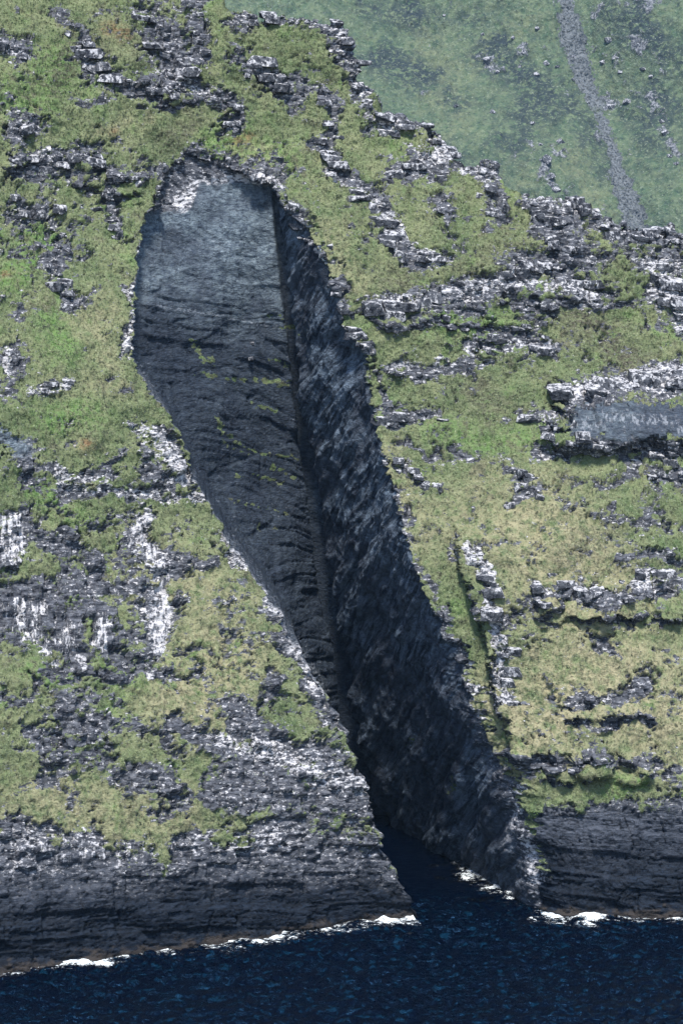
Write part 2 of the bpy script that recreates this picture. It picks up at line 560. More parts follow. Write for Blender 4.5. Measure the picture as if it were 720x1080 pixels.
# over the ridge the ground rolls back and down
zt = ridge_z(X); zt = zt + np.where(SEG[None, :] == 4, 1.0, 1.0)*(1.3*(blocks(X, X*0+.5, 2.2, 1.0, 3)[0]-.4)+.8*perlin(X*.9, X*0, .7))
over = np.clip(Z-zt, 0, None)
Yt = front(X, np.minimum(Z, zt))
Y = np.where(over > 0, Yt + 1.6*over - np.where(out > 0, out*0, 0), Y); Z = np.minimum(Z, zt)-.35*over
U, V = pix(X, Y, Z)

w1 = fbm(X, Y*.5, Z, 10.0, 5, .62, 31.0); w2 = fbm(X, Y*.5, Z, 10.0, 5, .62, 57.0)
UW, VW = U+15*w1*frontw, V+8*w2*frontw
steep = np.clip(normals(np.stack([X, Y, Z], -1))[..., 2], -1, 1)      # undercut and near-vertical steps hold no turf
rock = sample(ROCK, UW, VW); lich = sample(LICH, UW, VW); yel = sample(YEL, UW, VW); grn = sample(GRN, UW, VW); hea = sample(HEA, UW, VW); rust = sample(RUST, U, V)
rn = fbm(X, Y*.5, Z*1.6, 8.0, 5, .72) ; rn2 = fbm(X, Y*.6, Z*2.0, 2.2, 3, .6, 3.1)
broad = sample(layer('''
150 1.25 60,600 170,640
60 1.9 270,770 340,810
60 1.8 230,830 350,850
60 1.9 60,780 160,850
50 1.4 80,720 160,770
60 1.0 60,160 40,230
50 1.0 180,50 160,80
90 1.1 600,300 520,340
80 1.1 600,500 700,480
60 .8 420,240 440,180
60 .9 620,230 700,260
70 .9 600,620 690,600
60 .9 620,760 680,740
40 .7 300,60 330,100
50 .6 430,420 460,500
'''), UW, VW)
rn3 = fbm(X, Y*.6, Z*1.5, 1.3, 2, .7, 8.1)
rockm = rock*.70 + .03 + .34*rn + .22*rn2 + .25*rn3 + .09 + .22*broad + .02 + .5*sst(.22, -.1, steep)*frontw
rn3 = fbm(X, Y*.6, Z*1.5, 1.3, 2, .7, 8.1)
moss = sample(MOSS, U+9*w1, V+5*w2)
rockm = np.where(rock > 1.02, 1.2, rockm); rockm = np.where(hollow > .3, 1.3-1.2*np.clip(1.25*moss-.36+1.0*rn3+.35*rn2, 0, 1)*(moss > .1), rockm)
rk = sst(.42, .62, rockm)
slate = np.where(hollow > .02, 1.0, 0.0).astype(np.float32)
cap = sst(0, 6, 196+30*sst(214, 196, U)-V+4*rn2)*(hollow > .02)    # weathered pale cap over the slab
slate = np.clip(slate-cap, 0, 1)
slate = slate*(1-np.concatenate([np.zeros(cC), sst(.80, 1, np.linspace(0, 1, nD)), np.ones(nE)])[None, :]*sst(44, 28, Z))
slate = np.maximum(slate, sample(GREY, U, V)*.9)
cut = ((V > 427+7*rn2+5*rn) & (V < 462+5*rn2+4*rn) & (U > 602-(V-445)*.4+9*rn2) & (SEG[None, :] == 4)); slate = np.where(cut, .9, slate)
sea_t = np.where(SEG[None, :] == 4, sst(836, 862, V+12*rn2), sst(890, 950, V+14*rn))*frontw    # sea cliff without turf
# ---- displacement along the normal
P = np.stack([X, Y, Z], -1)
N = normals(P)
bed = Z + .10*X + .9*perlin(X*.06, Y*.04, Z*.06)                     # bedding height, dipping gently
ax = X + .35*Y + .8*perlin(X*.2, Z*.2, 4.4)
b1, e1 = blocks(ax, bed, 5.0, 2.6, 11); b2, e2 = blocks(ax+3, bed*1.01+.7, 2.0, 1.0, 23); b3, e3 = blocks(ax, bed, .9, .5, 37)
rocky = 1.35*(1.9*(b1-.5)+.8*(b2-.5)+.18*(b3-.5) - .35*(1-sst(0, .22, e1)) - .2*(1-sst(0, .15, e2)) + .35*fbm(X, Y, Z, 1.6, 2))
s1, f1 = blocks(ax*1.0, bed, 16.0, 4.5, 51); s2, f2 = blocks(ax, bed*1.0, 5.0, 1.3, 63); s3, _ = blocks(ax, bed, 3, .5, 71)
vj = np.abs(perlin(ax*.11, bed*.02, 9.1))                            # tall joints
lines = np.abs(perlin(ax*.05, bed*.9, 3.0)); lines2 = np.abs(perlin(ax*.09, bed*2.1, 6.0))
seac = 2.0*(s1-.5)*sst(0, .5, f1)+.6*(s2-.5)+.2*(s3-.5)*sst(-.2, .4, perlin(X*.1, Z*.2, 5.0)) - .7*(1-sst(0, .03, vj))*sst(-.1, .3, perlin(X*.05, Z*.15, 1.0)) - .7*(1-sst(0, .05, lines)) - .35*(1-sst(0, .06, lines2)) + .8*fbm(X, Y, Z, 7.0, 5, .5) - .8*sst(2.0, 0, Z)*perlin(X*.3, Y*.3, 2.0)
grassy = .5*np.abs(perlin(X*.05, bed*.45, 4.0))*sst(-.2, .4, perlin(X*.04, Z*.05, 9.0)) + .85*fbm(X, Y, Z, 7.0, 4, .55, 1.7) + .2*fbm(X, Y, Z, .9, 2, .6, 5.0) + .25
# slab: smooth beds dipping to the right, some broken
q = Z + .38*X + 1.0*perlin(X*.14, Z*.14, 6.6) + 4*perlin(X*.035, Z*.035, 1.1)
c1, g1 = blocks(X+.4*Z, q, 14.0, 3.2, 81); c2, g2 = blocks(X+.3*Z, q*1.0, 5.0, .9, 93)
low = sst(125, 105, Z+.2*X)
c3, g3 = blocks(X+.2*Z+1.2*perlin(X*.15, Z*.15, 2.0), Z-.25*X+1.5*perlin(X*.12, Z*.12, 9.0), 6.5, 15.0, 131); c4, g4 = blocks(X+.1*Z+.5*perlin(X*.4, Z*.4, 2.0), q, 3.0, 5.0, 137)
slab = .9*(c3-.5)*sst(0, .5, g3)+.4*(c4-.5)*sst(0, .3, g4) + (.85*(c1-.5)*sst(0, .5, g1)+.35*(c2-.5))*(.15+.85*low) + 1.1*fbm(X, Y*0, Z, 14.0, 3, .5, 2.2) + .25*fbm(X+.6*Z, Y*0, Z*.5, 2.0, 3, .6) - .3*(1-sst(0, .12, g1))*low - .45*sst(.05, 0, np.abs(perlin(X*.05+Z*.02, q*.2, 8.0)))*sst(-.1, .3, perlin(X*.07, Z*.07, 5.5))
# side wall: steep leaning ribs
aw = (Y-560)*.85 - X*.5
r1 = aw*.65 + Z*.76; r2 = -aw*.76 + Z*.65                            # across / along the ribs
r1 = r1+1.5*perlin(aw*.1, Z*.1, 1.0)
wall = 2.4*np.abs(perlin(r1*.10, r2*.022, 3.0)) + 1.1*np.abs(perlin(r1*.30, r2*.05, 5.0)) + .5*np.abs(perlin(r1*.8, r2*.12, 8.0)) + .15*perlin(r1*2, r2*.5, 2.0)
w1, h1 = blocks(r2+3*perlin(aw*.1, Z*.1, 4.0), r1+1.2*perlin(aw*.25, Z*.25, 7.0), 22.0, 3.4, 101)
wall = wall + .9*fbm(X, Y, Z, 9, 5, .55, 7.7) + .5*np.floor(3*np.abs(perlin(r1*.2, r2*.035, 6.0)))/2 - .8
rim_fade = sst(0, 4, zrim(X)-Z)
turfy = rk*rocky*(1-sea_t)+(1-rk)*grassy+sea_t*rk*seac
seg = SEG[None, :]
td = np.concatenate([np.zeros(cC), np.linspace(0, 1, nD), np.ones(nE)])[None, :]
tc = np.concatenate([np.zeros(cB), np.linspace(0, 1, nC), np.zeros(nD+nE)])[None, :]
slab = slab*sst(0, .10, tc) + (1-sst(0, .2, tc))*sst(0, .05, tc)*.5*fbm(X, Y, Z, 7.0, 5, .6, 2.7)
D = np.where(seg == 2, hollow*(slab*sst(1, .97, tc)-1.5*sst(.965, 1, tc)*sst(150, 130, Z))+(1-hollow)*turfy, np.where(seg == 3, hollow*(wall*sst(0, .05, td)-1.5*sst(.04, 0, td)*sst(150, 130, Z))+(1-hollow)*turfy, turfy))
xcr = xC[:, None]; notch = np.exp(-((X-xcr+.6*perlin(Z*.2, Z*0, 3.3))/np.interp(zp, [0, 60, 150], [1.3, 1.0, .6])[:, None])**2)*np.interp(zp, [0, 100, 135, 150], [2.4, 2.0, 1.0, 0])[:, None]
D = D - np.where((seg == 2) | (seg == 3), notch*hollow, 0)
D = np.where(cut, .3*seac+1.5*(blocks(ax+.6*perlin(Z*.5, X*.1, 3.0), Z*0+.5, 4.5, 1.0, 151)[0]-.4), D)
D[:, cA:cB] = D[:, cA:cA+1]*.4*(1-tB)
P = P + N*(D*np.where(over > 8, 0.0, 1.0))[..., None]
X, Y, Z = P[..., 0], P[..., 1], P[..., 2]
U, V = pix(X, Y, Z)
print('grid', NR, NC, time.perf_counter()-T0)

# ------------------------------------------------------------------ mesh building
def mesh_from(name, verts, faces, attrs=None, smooth=True):
    me = bpy.data.meshes.new(name); n = len(verts); m = len(faces); k = faces.shape[1]
    me.vertices.add(n); me.vertices.foreach_set('co', np.ascontiguousarray(verts, np.float32).ravel())
    me.loops.add(m*k); me.loops.foreach_set('vertex_index', np.ascontiguousarray(faces, np.int32).ravel())
    me.polygons.add(m); me.polygons.foreach_set('loop_start', np.arange(0, m*k, k, dtype=np.int32))
    me.update(calc_edges=True)
    if smooth: me.polygons.foreach_set('use_smooth', np.ones(m, bool))
    else: me.polygons.foreach_set('use_smooth', np.zeros(m, bool))
    for an, val in (attrs or {}).items():
        a = me.attributes.new(an, 'FLOAT_COLOR', 'POINT')
        c = np.ones((n, 4), np.float32); c[:, :val.shape[1]] = val; a.data.foreach_set('color', c.ravel())
    return me
def put(name, me, mat=None, label=None, cat=None, kind=None, group=None, parent=None, loc=None):
    o = bpy.data.objects.new(name, me); COL.objects.link(o)
    if mat and me is not None and not me.materials: me.materials.append(mat)
    if label: o['label'] = label
    if cat: o['category'] = cat
    if kind: o['kind'] = kind
    if group: o['group'] = group
    if parent: o.parent = parent
    if loc is not None: o.location = loc
    return o
def grid_faces(nr, nc):
    i = np.arange(nr*nc).reshape(nr, nc)
    return np.stack([i[:-1, :-1], i[:-1, 1:], i[1:, 1:], i[1:, :-1]], -1)
def sub(verts, faces, attrs):
    idx, inv = np.unique(faces, return_inverse=True)
    return verts[idx], inv.reshape(faces.shape), {k: v[idx] for k, v in attrs.items()}

# ------------------------------------------------------------------ materials
class NT:
    def __init__(s, name):
        s.m = bpy.data.materials.new(name); s.m.use_nodes = True; s.t = s.m.node_tree; s.b = s.t.nodes['Principled BSDF']
        s.b.inputs['Specular IOR Level'].default_value = .12
    def new(s, t, **kw):
        n = s.t.nodes.new(t)
        for k, v in kw.items(): setattr(n, k, v)
        return n
    def put(s, sock, v):
        if isinstance(v, bpy.types.NodeSocket): s.t.links.new(v, sock)
        elif isinstance(v, (tuple, list)): sock.default_value = (*v, 1.0) if len(v) == 3 and sock.type == 'RGBA' else v
        else: sock.default_value = v
    def attr(s, name):
        n = s.new('ShaderNodeAttribute', attribute_name=name); q = s.new('ShaderNodeSeparateColor'); s.t.links.new(n.outputs['Color'], q.inputs[0]); return q.outputs
    def pos(s, sc=(1, 1, 1), rot=(0, 0, 0)):
        g = s.new('ShaderNodeNewGeometry'); m = s.new('ShaderNodeMapping'); m.inputs['Scale'].default_value = sc; m.inputs['Rotation'].default_value = rot
        s.t.links.new(g.outputs['Position'], m.inputs[0]); return m.outputs[0]
    def noise(s, vec, scale, det=5, rough=.6, dist=0.0):
        n = s.new('ShaderNodeTexNoise'); s.put(n.inputs['Vector'], vec); n.inputs['Scale'].default_value = scale; n.inputs['Detail'].default_value = det; n.inputs['Roughness'].default_value = rough; n.inputs['Distortion'].default_value = dist
        return n.outputs[0]
    def op(s, o, a, b=0.0, c=0.0):
        n = s.new('ShaderNodeMath', operation=o); s.put(n.inputs[0], a); s.put(n.inputs[1], b); s.put(n.inputs[2], c); return n.outputs[0]
    def ramp(s, v, a, b, lo=0.0, hi=1.0):
        n = s.new('ShaderNodeMapRange', interpolation_type='SMOOTHSTEP'); s.put(n.inputs[0], v); s.put(n.inputs[1], a); s.put(n.inputs[2], b); s.put(n.inputs[3], lo); s.put(n.inputs[4], hi); return n.outputs[0]
    def mix(s, f, a, b):
        n = s.new('ShaderNodeMix', data_type='RGBA'); s.put(n.inputs[0], f); s.put(n.inputs[6], a); s.put(n.inputs[7], b); return n.outputs[2]
    def bump(s, h, dist, strength=1.0):
        n = s.new('ShaderNodeBump'); s.put(n.inputs['Height'], h); n.inputs['Distance'].default_value = dist; n.inputs['Strength'].default_value = strength; s.t.links.new(n.outputs[0], s.b.inputs['Normal'])
def cliff_material():
    t = NT('cliff rock and turf'); m1 = t.attr('m1'); m2 = t.attr('m2'); m3 = t.attr('m3'); m4 = t.attr('m4')
    p = t.pos(); pf = t.pos((1, 1, 1.8))
    nm = t.noise(pf, .9, 6, .65); nf = t.noise(p, 4.2, 4, .75); nl = t.noise(p, .12, 4, .6)
    rk = t.ramp(t.op('ADD', m1[0], t.op('MULTIPLY', t.op('SUBTRACT', t.noise(t.pos((1, 1, 1.6)), 1.3, 7, .72), .5), 1.3)), .47, .53)
    # turf
    g = t.mix(t.ramp(nl, .35, .65), (.058, .082, .038), (.112, .126, .066))
    g = t.mix(t.op('MULTIPLY', m2[1], t.ramp(t.noise(p, .7, 7, .75), .40, .56, 0, 1.1)), g, (.070, .130, .036))
    g = t.mix(t.ramp(t.noise(p, .16, 6, .7), .56, .66, 0, .75), g, (.060, .058, .040))
    g = t.mix(t.ramp(t.noise(t.pos((1.1, .9, 1)), .11, 6, .68), .56, .68, 0, .8), g, (.075, .128, .040))
    g = t.mix(t.op('MULTIPLY', m2[0], t.ramp(t.noise(p, .5, 5, .7), .32, .62)), g, (.23, .205, .125))
    g = t.mix(t.op('MULTIPLY', m2[2], t.ramp(nm, .35, .6)), g, (.055, .050, .038))
    g = t.mix(t.op('MULTIPLY', m3[1], t.ramp(nm, .35, .6)), g, (.16, .075, .04))
    g = t.mix(t.ramp(nf, .54, .72), g, (.29, .315, .205))
    g = t.mix(t.ramp(t.noise(p, .7, 5, .75), .46, .30), g, (.022, .026, .016))
    # weathered rock with pale lichen
    r = t.mix(t.ramp(t.noise(t.pos((.55, .55, 2.0), (0, math.radians(5), 0)), 1.0, 7, .7), .35, .66), (.010, .012, .018), (.098, .103, .118))
    nv = t.noise(t.pos((.75, .75, 1.6), (0, math.radians(5), 0)), 1.15, 7, .74)
    vs = t.noise(t.pos((1.5, 1.2, .28), (0, math.radians(-8), 0)), .85, 6, .74)
    mv = t.new('ShaderNodeMix', data_type='FLOAT'); t.put(mv.inputs[0], m4[2]); t.put(mv.inputs[2], nv); t.put(mv.inputs[3], vs); nv = mv.outputs[0]
    lm = t.ramp(t.op('ADD', nv, t.op('MULTIPLY', m1[1], .145)), .585, .665)
    r = t.mix(lm, r, t.mix(nf, (.34, .335, .35), (.50, .485, .49)))
    # fresh slate
    st = t.noise(t.pos((1, .3, 1.6), (0, math.radians(22), 0)), .8, 7, .68, .4)
    s_ = t.mix(t.ramp(st, .32, .68), (.034, .048, .070), (.175, .215, .24))
    sf = t.noise(t.pos((.5, .3, 3.0), (0, math.radians(20), 0)), 1.6, 6, .74)
    s_ = t.mix(t.ramp(sf, .50, .68, 0, .75), s_, (.19, .225, .25)); s_ = t.mix(t.ramp(sf, .46, .32, 0, .8), s_, (.016, .022, .034))
    s_ = t.mix(t.ramp(t.noise(p, .09, 3, .5), .40, .62, 0, .7), s_, t.mix(st, (.02, .027, .04), (.06, .072, .094)))
    ck = t.ramp(t.op('ABSOLUTE', t.op('SUBTRACT', t.noise(t.pos((.35, .3, 1.3), (0, math.radians(20), 0)), .5, 6, .66, .5), .5)), 0.0, .014, .8, 0)
    ck2 = t.ramp(t.op('ABSOLUTE', t.op('SUBTRACT', t.noise(t.pos((1.4, 1, .25), (0, math.radians(10), 0)), .3, 6, .66, .3), .5)), 0.0, .010, .7, 0)
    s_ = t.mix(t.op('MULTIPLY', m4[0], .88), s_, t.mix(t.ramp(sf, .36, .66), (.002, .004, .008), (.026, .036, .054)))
    s_ = t.mix(t.op('MULTIPLY', t.ramp(t.op('ADD', nv, t.op('MULTIPLY', m1[1], .2)), .66, .74), .45), s_, (.26, .28, .31))
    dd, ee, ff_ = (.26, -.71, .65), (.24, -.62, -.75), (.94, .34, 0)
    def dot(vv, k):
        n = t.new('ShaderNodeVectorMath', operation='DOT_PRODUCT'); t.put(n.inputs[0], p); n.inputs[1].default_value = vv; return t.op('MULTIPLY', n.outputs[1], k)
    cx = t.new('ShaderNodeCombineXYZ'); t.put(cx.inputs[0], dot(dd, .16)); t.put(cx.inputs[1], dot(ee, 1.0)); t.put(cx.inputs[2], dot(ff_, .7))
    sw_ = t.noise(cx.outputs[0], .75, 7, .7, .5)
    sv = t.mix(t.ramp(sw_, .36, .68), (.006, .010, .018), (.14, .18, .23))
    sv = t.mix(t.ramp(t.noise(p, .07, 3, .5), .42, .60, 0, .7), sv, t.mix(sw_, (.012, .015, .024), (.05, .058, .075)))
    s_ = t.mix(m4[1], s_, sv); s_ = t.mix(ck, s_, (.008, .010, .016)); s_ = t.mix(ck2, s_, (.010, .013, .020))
    r = t.mix(m1[2], r, s_)
    # dark sea-washed rock and the brown tide band
    w = t.mix(t.ramp(t.noise(t.pos((.5, .5, 3.2)), .8, 8, .72), .36, .66), (.0015, .003, .006), (.0100, .016, .027))
    sz_ = t.new('ShaderNodeSeparateXYZ'); t.put(sz_.inputs[0], p)
    w = t.mix(t.ramp(t.op('ADD', sz_.outputs[2], t.op('MULTIPLY', nl, 16)), 15, 27), w, t.mix(t.ramp(t.noise(t.pos((.6, .6, 3.6)), .9, 8, .74), .36, .64), (.006, .009, .015), (.062, .070, .088)))
    w = t.mix(t.ramp(t.op('ABSOLUTE', t.op('SUBTRACT', t.noise(t.pos((.16, .16, 1.5), (0, math.radians(4), 0)), .55, 5, .6), .5)), 0.0, .012, .85, 0), w, (.002, .003, .005))
    w = t.mix(t.ramp(t.op('ABSOLUTE', t.op('SUBTRACT', t.noise(t.pos((1.2, 1.0, .12)), .22, 5, .6), .5)), 0.0, .006, .85, 0), w, (.002, .003, .005))
    r = t.mix(m3[0], r, t.mix(t.op('MULTIPLY', lm, t.ramp(m1[1], .3, .7)), w, (.25, .25, .27)))
    r = t.mix(m3[2], r, (.026, .022, .020))
    c = t.mix(rk, g, r); t.put(t.b.inputs['Base Color'], c)
    t.put(t.b.inputs['Roughness'], t.ramp(rk, 0, 1, .95, .62))
    t.bump(t.op('ADD', t.op('ADD', t.op('MULTIPLY', nf, .2), nm), t.op('MULTIPLY', m1[2], t.op('MULTIPLY', st, 1.2))), .5, 1.0)
    return t.m
M_CLIFF = cliff_material()

rockm = np.where(cut, 1.3, rockm); yel = yel*(hollow < .3); hea = np.where(hollow > .3, .55, hea); grn = np.where(hollow > .3, .5, grn)
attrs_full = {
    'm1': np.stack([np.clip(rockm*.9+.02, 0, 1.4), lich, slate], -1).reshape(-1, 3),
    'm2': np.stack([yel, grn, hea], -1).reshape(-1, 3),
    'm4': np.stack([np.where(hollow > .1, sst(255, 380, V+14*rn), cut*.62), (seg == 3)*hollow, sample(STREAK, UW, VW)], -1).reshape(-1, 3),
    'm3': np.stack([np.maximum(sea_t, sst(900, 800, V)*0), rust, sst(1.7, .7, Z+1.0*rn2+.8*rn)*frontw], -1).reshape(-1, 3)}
VERT = P.reshape(-1, 3); F = grid_faces(NR, NC); hf = hollow[:-1, :-1]
fs = np.broadcast_to(SEG[:-1][None, :], hf.shape) if False else np.broadcast_to(SEG[None, :-1], hf.shape)
zc = np.broadcast_to(zp[:-1, None], hf.shape)
z_top = float(np.min(mz))+2
groups = {
    'chasm_back_slab': ((fs == 2) | (fs == 1)) & (hf > .3),
    'chasm_side_wall': (fs == 3) & (hf > .3)}
inside = groups['chasm_back_slab'] | groups['chasm_side_wall']
own = np.full((NR, NC), -1); best = np.full((NR, NC), 1.0)
for i_, (w_, nb_, pl, lab) in enumerate(OUTS):
    w_ = w_*1.15; lo_, hi_ = pl.min(0)-w_, pl.max(0)+w_
    m_ = (UW > lo_[0]) & (UW < hi_[0]) & (VW > lo_[1]) & (VW < hi_[1]) & (over < 6)
    uu, vv_ = UW[m_], VW[m_]; d_ = np.full(uu.shape, 1e9)
    for a_, b_ in zip(pl[:-1], pl[1:]):
        ab = b_-a_; t_ = np.clip(((uu-a_[0])*ab[0]+(vv_-a_[1])*ab[1])/max(ab@ab, 1e-9), 0, 1)
        d_ = np.minimum(d_, np.hypot(uu-a_[0]-t_*ab[0], (vv_-a_[1]-t_*ab[1])*1.2))
    d_ = d_/w_; bb = best[m_]; oo = own[m_]; k_ = d_ < bb; bb[k_] = d_[k_]; oo[k_] = i_; best[m_] = bb; own[m_] = oo
own = np.where((rockm > .46) & ((hollow < .3) | (slate < .4)), own, -1)
own = own[:-1, :-1]; outf = own >= 0; inside = inside & ~outf
groups['chasm_back_slab'] &= ~outf; groups['chasm_side_wall'] &= ~outf
cutf = np.broadcast_to(cut, (NR, NC))[:-1, :-1] & ~outf
groups['slate_face'] = cutf & ~inside
rest = outf | cutf
upper = (~inside) & (zc > 150) & ~rest
groups['upper_slope'] = upper
groups['sea_cliff'] = (~inside) & (~rest) & (~upper) & (fs <= 2)
groups['sea_cliff.001'] = (~inside) & (~rest) & (~upper) & (fs >= 3)
LAB = {'slate_face': 'clean blue grey cut slate face under the wide cap of pale slabs',
       'chasm_back_slab': 'smooth blue grey slate slab at the back of the deep cleft',
       'chasm_side_wall': 'dark ribbed rock wall forming the shadowed right side of the cleft',
       'upper_slope': 'steep grassy slope with rock outcrops above the head of the cleft',
       'sea_cliff': 'grassy sea cliff with white lichen streaks left of the cleft',
       'sea_cliff.001': 'terraced grassy sea cliff with a groove right of the cleft'}
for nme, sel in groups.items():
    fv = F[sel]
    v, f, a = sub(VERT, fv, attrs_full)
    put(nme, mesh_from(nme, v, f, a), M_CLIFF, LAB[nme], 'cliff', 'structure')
print('cliff', time.perf_counter()-T0)

# ------------------------------------------------------------------ far hillside with its gully
GUL = pts("590,-40 597,0 605,40 616,78 632,120 644,152 652,180 663,212 675,244 690,280")
KH = 3.5
def far0(x, z): return 3000 + (z-60)*1.15 + 22*np.sin(x*.014+1) + 15*np.sin(z*.03+x*.008)
qx, qy, qz = hit(GUL[:, 0], GUL[:, 1], far0, 430, 6000)
def far(x, z):
    g = along(z, qz, qx); d = x-g
    return far0(x, z) + 5*KH*np.exp(-(d/9/KH)**2) - .55*np.clip(d-6*KH, 0, None) - .12*np.clip(-d-20*KH, 0, 60*KH)
xs = np.concatenate([np.arange(-1000, -290, 9), np.arange(-290, 480, 1.3), np.arange(480, 1100, 9)]); zs = np.concatenate([np.arange(-6, 10, 4), np.arange(10, 330, 1.05), np.arange(330, 480, 10)])
FX, FZ = np.meshgrid(xs, zs); FY = far(FX, FZ)
fu, fv_ = pix(FX, FY, FZ)
HX, HZ = FX/KH, FZ/KH
gd = np.abs(FX-along(FZ, qz, qx))/KH+.9*perlin(FZ*.06, FZ*0, 2.2); gm = gd+1.3*perlin(HX*.4, HZ*.4, 1.0)+.9*perlin(HX*1.3, HZ*1.3, 5.0) < 2.8+.8*np.sin(FZ*.035)+.9*perlin(FX*.02, FZ*.03, 6.0)
FROCK = layer("""
8 .9 514,64 522,66
8 .8 553,54 562,70
8 .8 640,60 650,66
12 .7 640,40 632,10
10 .8 576,160 580,190 584,205
9 .8 560,148 590,165
10 .8 640,110 660,115
8 .7 690,100 700,130
9 .8 660,40 700,75
10 .7 680,100 720,170
12 .7 670,0 690,10
8 .5 480,110
""")
FHEA = layer("""
30 .7 400,10 440,20
30 .8 400,60 440,80
20 .6 500,20
30 .8 520,60 580,100 540,150
20 .6 480,110
40 .8 660,20 710,60
40 .7 690,100 690,140
20 .5 500,190 470,150
20 .7 600,100 640,180
""", .22)
FYEL = layer("""
30 .8 450,40 480,130
24 .7 560,20 480,80
20 .9 600,160 640,230
20 .7 530,170 560,190
16 .7 650,100
""", .2)
fw1 = fbm(HX, HX*0, HZ, 9, 5, .65, 31.0); fw2 = fbm(HX, HX*0, HZ, 9, 5, .65, 57.0); fuw, fvw = fu+14*fw1, fv_+9*fw2
frk = sample(FROCK, fuw, fvw); ffb = fbm(HX, HZ*0, HZ, 7, 5, .65)
frm = frk*.62+.46*ffb+.07+.12*fbm(HX, HX*0, HZ, 1.6, 2, .6, 9.0)+.42*np.exp(-((gd-2.9)/1.3)**2)*(perlin(HX*.25, HZ*.25, 2.0)+.35)
FD = KH*(1.3*fbm(HX, HX*0, HZ, 8, 4, .55, 2.0)+.4*fbm(HX, HX*0, HZ, 1.5, 2, .6)+sst(.4, .6, frm)*(1.2*blocks(HX+.6*HZ, HZ+.3*HX, 3, 1.6, 5)[0])-.5*gm)
FP = np.stack([FX, FY-FD*.8, FZ+FD*.6], -1).reshape(-1, 3)
def far_material():
    t = NT('far hillside turf'); m1 = t.attr('m1'); p = t.pos((1/KH, 1/KH, 1/KH))
    n = t.noise(p, .35, 6, .7); nf = t.noise(p, 1.3, 5, .7)
    g = t.mix(t.ramp(n, .35, .65), (.056, .094, .054), (.110, .145, .084))  # hillside colours kept pale and blue-green, painting in part of the distance haze
    g = t.mix(t.op('MULTIPLY', m1[2], t.ramp(n, .3, .6)), g, (.14, .158, .088))
    g = t.mix(t.op('MULTIPLY', m1[1], t.ramp(t.noise(p, .5, 7, .74), .38, .52, 0, 1.3)), g, (.024, .033, .036))
    g = t.mix(t.ramp(t.noise(p, .8, 6, .78), .50, .33), g, (.026, .038, .034))
    g = t.mix(t.ramp(nf, .54, .72), g, (.20, .23, .165))
    r = t.mix(t.ramp(nf, .40, .66), (.035, .04, .05), (.26, .265, .28))
    t.put(t.b.inputs['Base Color'], t.mix(t.ramp(t.op('ADD', m1[0], t.op('MULTIPLY', t.op('SUBTRACT', t.noise(p, 1.2, 6, .75), .5), 1.3)), .48, .6), g, r))
    t.b.inputs['Roughness'].default_value = .95
    t.bump(t.op('ADD', n, t.op('MULTIPLY', nf, .8)), 4.0); return t.m
fat = {'m1': np.stack([np.clip(frm*.85+.05, 0, 1), sample(FHEA, fuw, fvw)+.25*fw2, sample(FYEL, fuw, fvw)+.25*fw1], -1).reshape(-1, 3)}
FF = grid_faces(len(zs), len(xs)); gsel = gm[:-1, :-1] & (FZ[:-1, :-1] > 12)
v, f, a = sub(FP, FF[~gsel], fat)
put('hillside', mesh_from('hillside', v, f, a), far_material(), 'hazy green hillside rising behind the jagged ridge', 'hillside', 'structure')
def scree_material():
    t = NT('grey scree'); p = t.pos((1/KH, 1/KH, 1/KH)); n = t.noise(p, 1.6, 5, .75); nl = t.noise(p, .2, 3, .6)
    c = t.mix(t.ramp(n, .35, .68), (.045, .052, .058), (.14, .15, .155)); c = t.mix(t.ramp(nl, .55, .75), c, (.055, .07, .042))
    t.put(t.b.inputs['Base Color'], c); t.b.inputs['Roughness'].default_value = .9; t.bump(n, 1.5); return t.m
M_SCREE = scree_material()
v, f, a = sub(FP, FF[gsel], {})
put('gully_bed', mesh_from('gully_bed', v, f), M_SCREE, 'narrow grey gully of bare stones running down the hazy far hillside', 'gully', 'structure')

# ------------------------------------------------------------------ sea
def axis(core0, core1, st, far0_, far1):
    c = list(np.arange(core0, core1, st)); s_ = st; a = core1
    hi = []
    while a < far1: hi.append(a); s_ *= 1.25; a += s_
    hi.append(far1); s_ = st; a = core0; lo = []
    while a > far0_: s_ *= 1.25; a -= s_; lo.append(max(a, far0_))
    return np.array(lo[::-1]+c+hi)
sx = axis(-90, 90, .45, -1500, 1500); sy = axis(470, 652, .45, -80, 4200)
SX, SY = np.meshgrid(sx, sy)
amp = np.exp(-(np.clip(np.abs(SX)-90, 0, None)+np.clip(470-SY, 0, None))/200)
sw = fbm(SX+.4*SY, SY*1.5, SX*0, 9, 2, .5) ; ch = 1-np.abs(fbm(SX-.3*SY, SY*1.35, SX*0+4, 3.6, 3, .55))*1.7
shel = sst(592, 560, SY); amp = amp*(.25+.75*shel)
SZ = amp*(.55*sw + .75*ch - .45 + .12*fbm(SX, SY*1.3, SX*0, 1.5, 2, .6, 8.0))
def sea_material():
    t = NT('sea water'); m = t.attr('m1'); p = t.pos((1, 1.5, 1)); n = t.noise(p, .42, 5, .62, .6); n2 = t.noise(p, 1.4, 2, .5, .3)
    t.put(t.b.inputs['Base Color'], t.mix(t.op('MULTIPLY', t.ramp(n, .53, .66), m[0]), (.0001, .0008, .0035), (.001, .010, .021)))  # lighter blue patches paint sky glints on the waves, none in the inlet
    t.b.inputs['Roughness'].default_value = .10; t.b.inputs['IOR'].default_value = 1.33; t.b.inputs['Specular IOR Level'].default_value = .22
    t.b.inputs['Specular Tint'].default_value = (.12, .42, .9, 1)
    t.bump(t.op('MULTIPLY', t.op('ADD', n, t.op('MULTIPLY', n2, .25)), t.op('ADD', m[0], .15)), .6, 1.0); return t.m
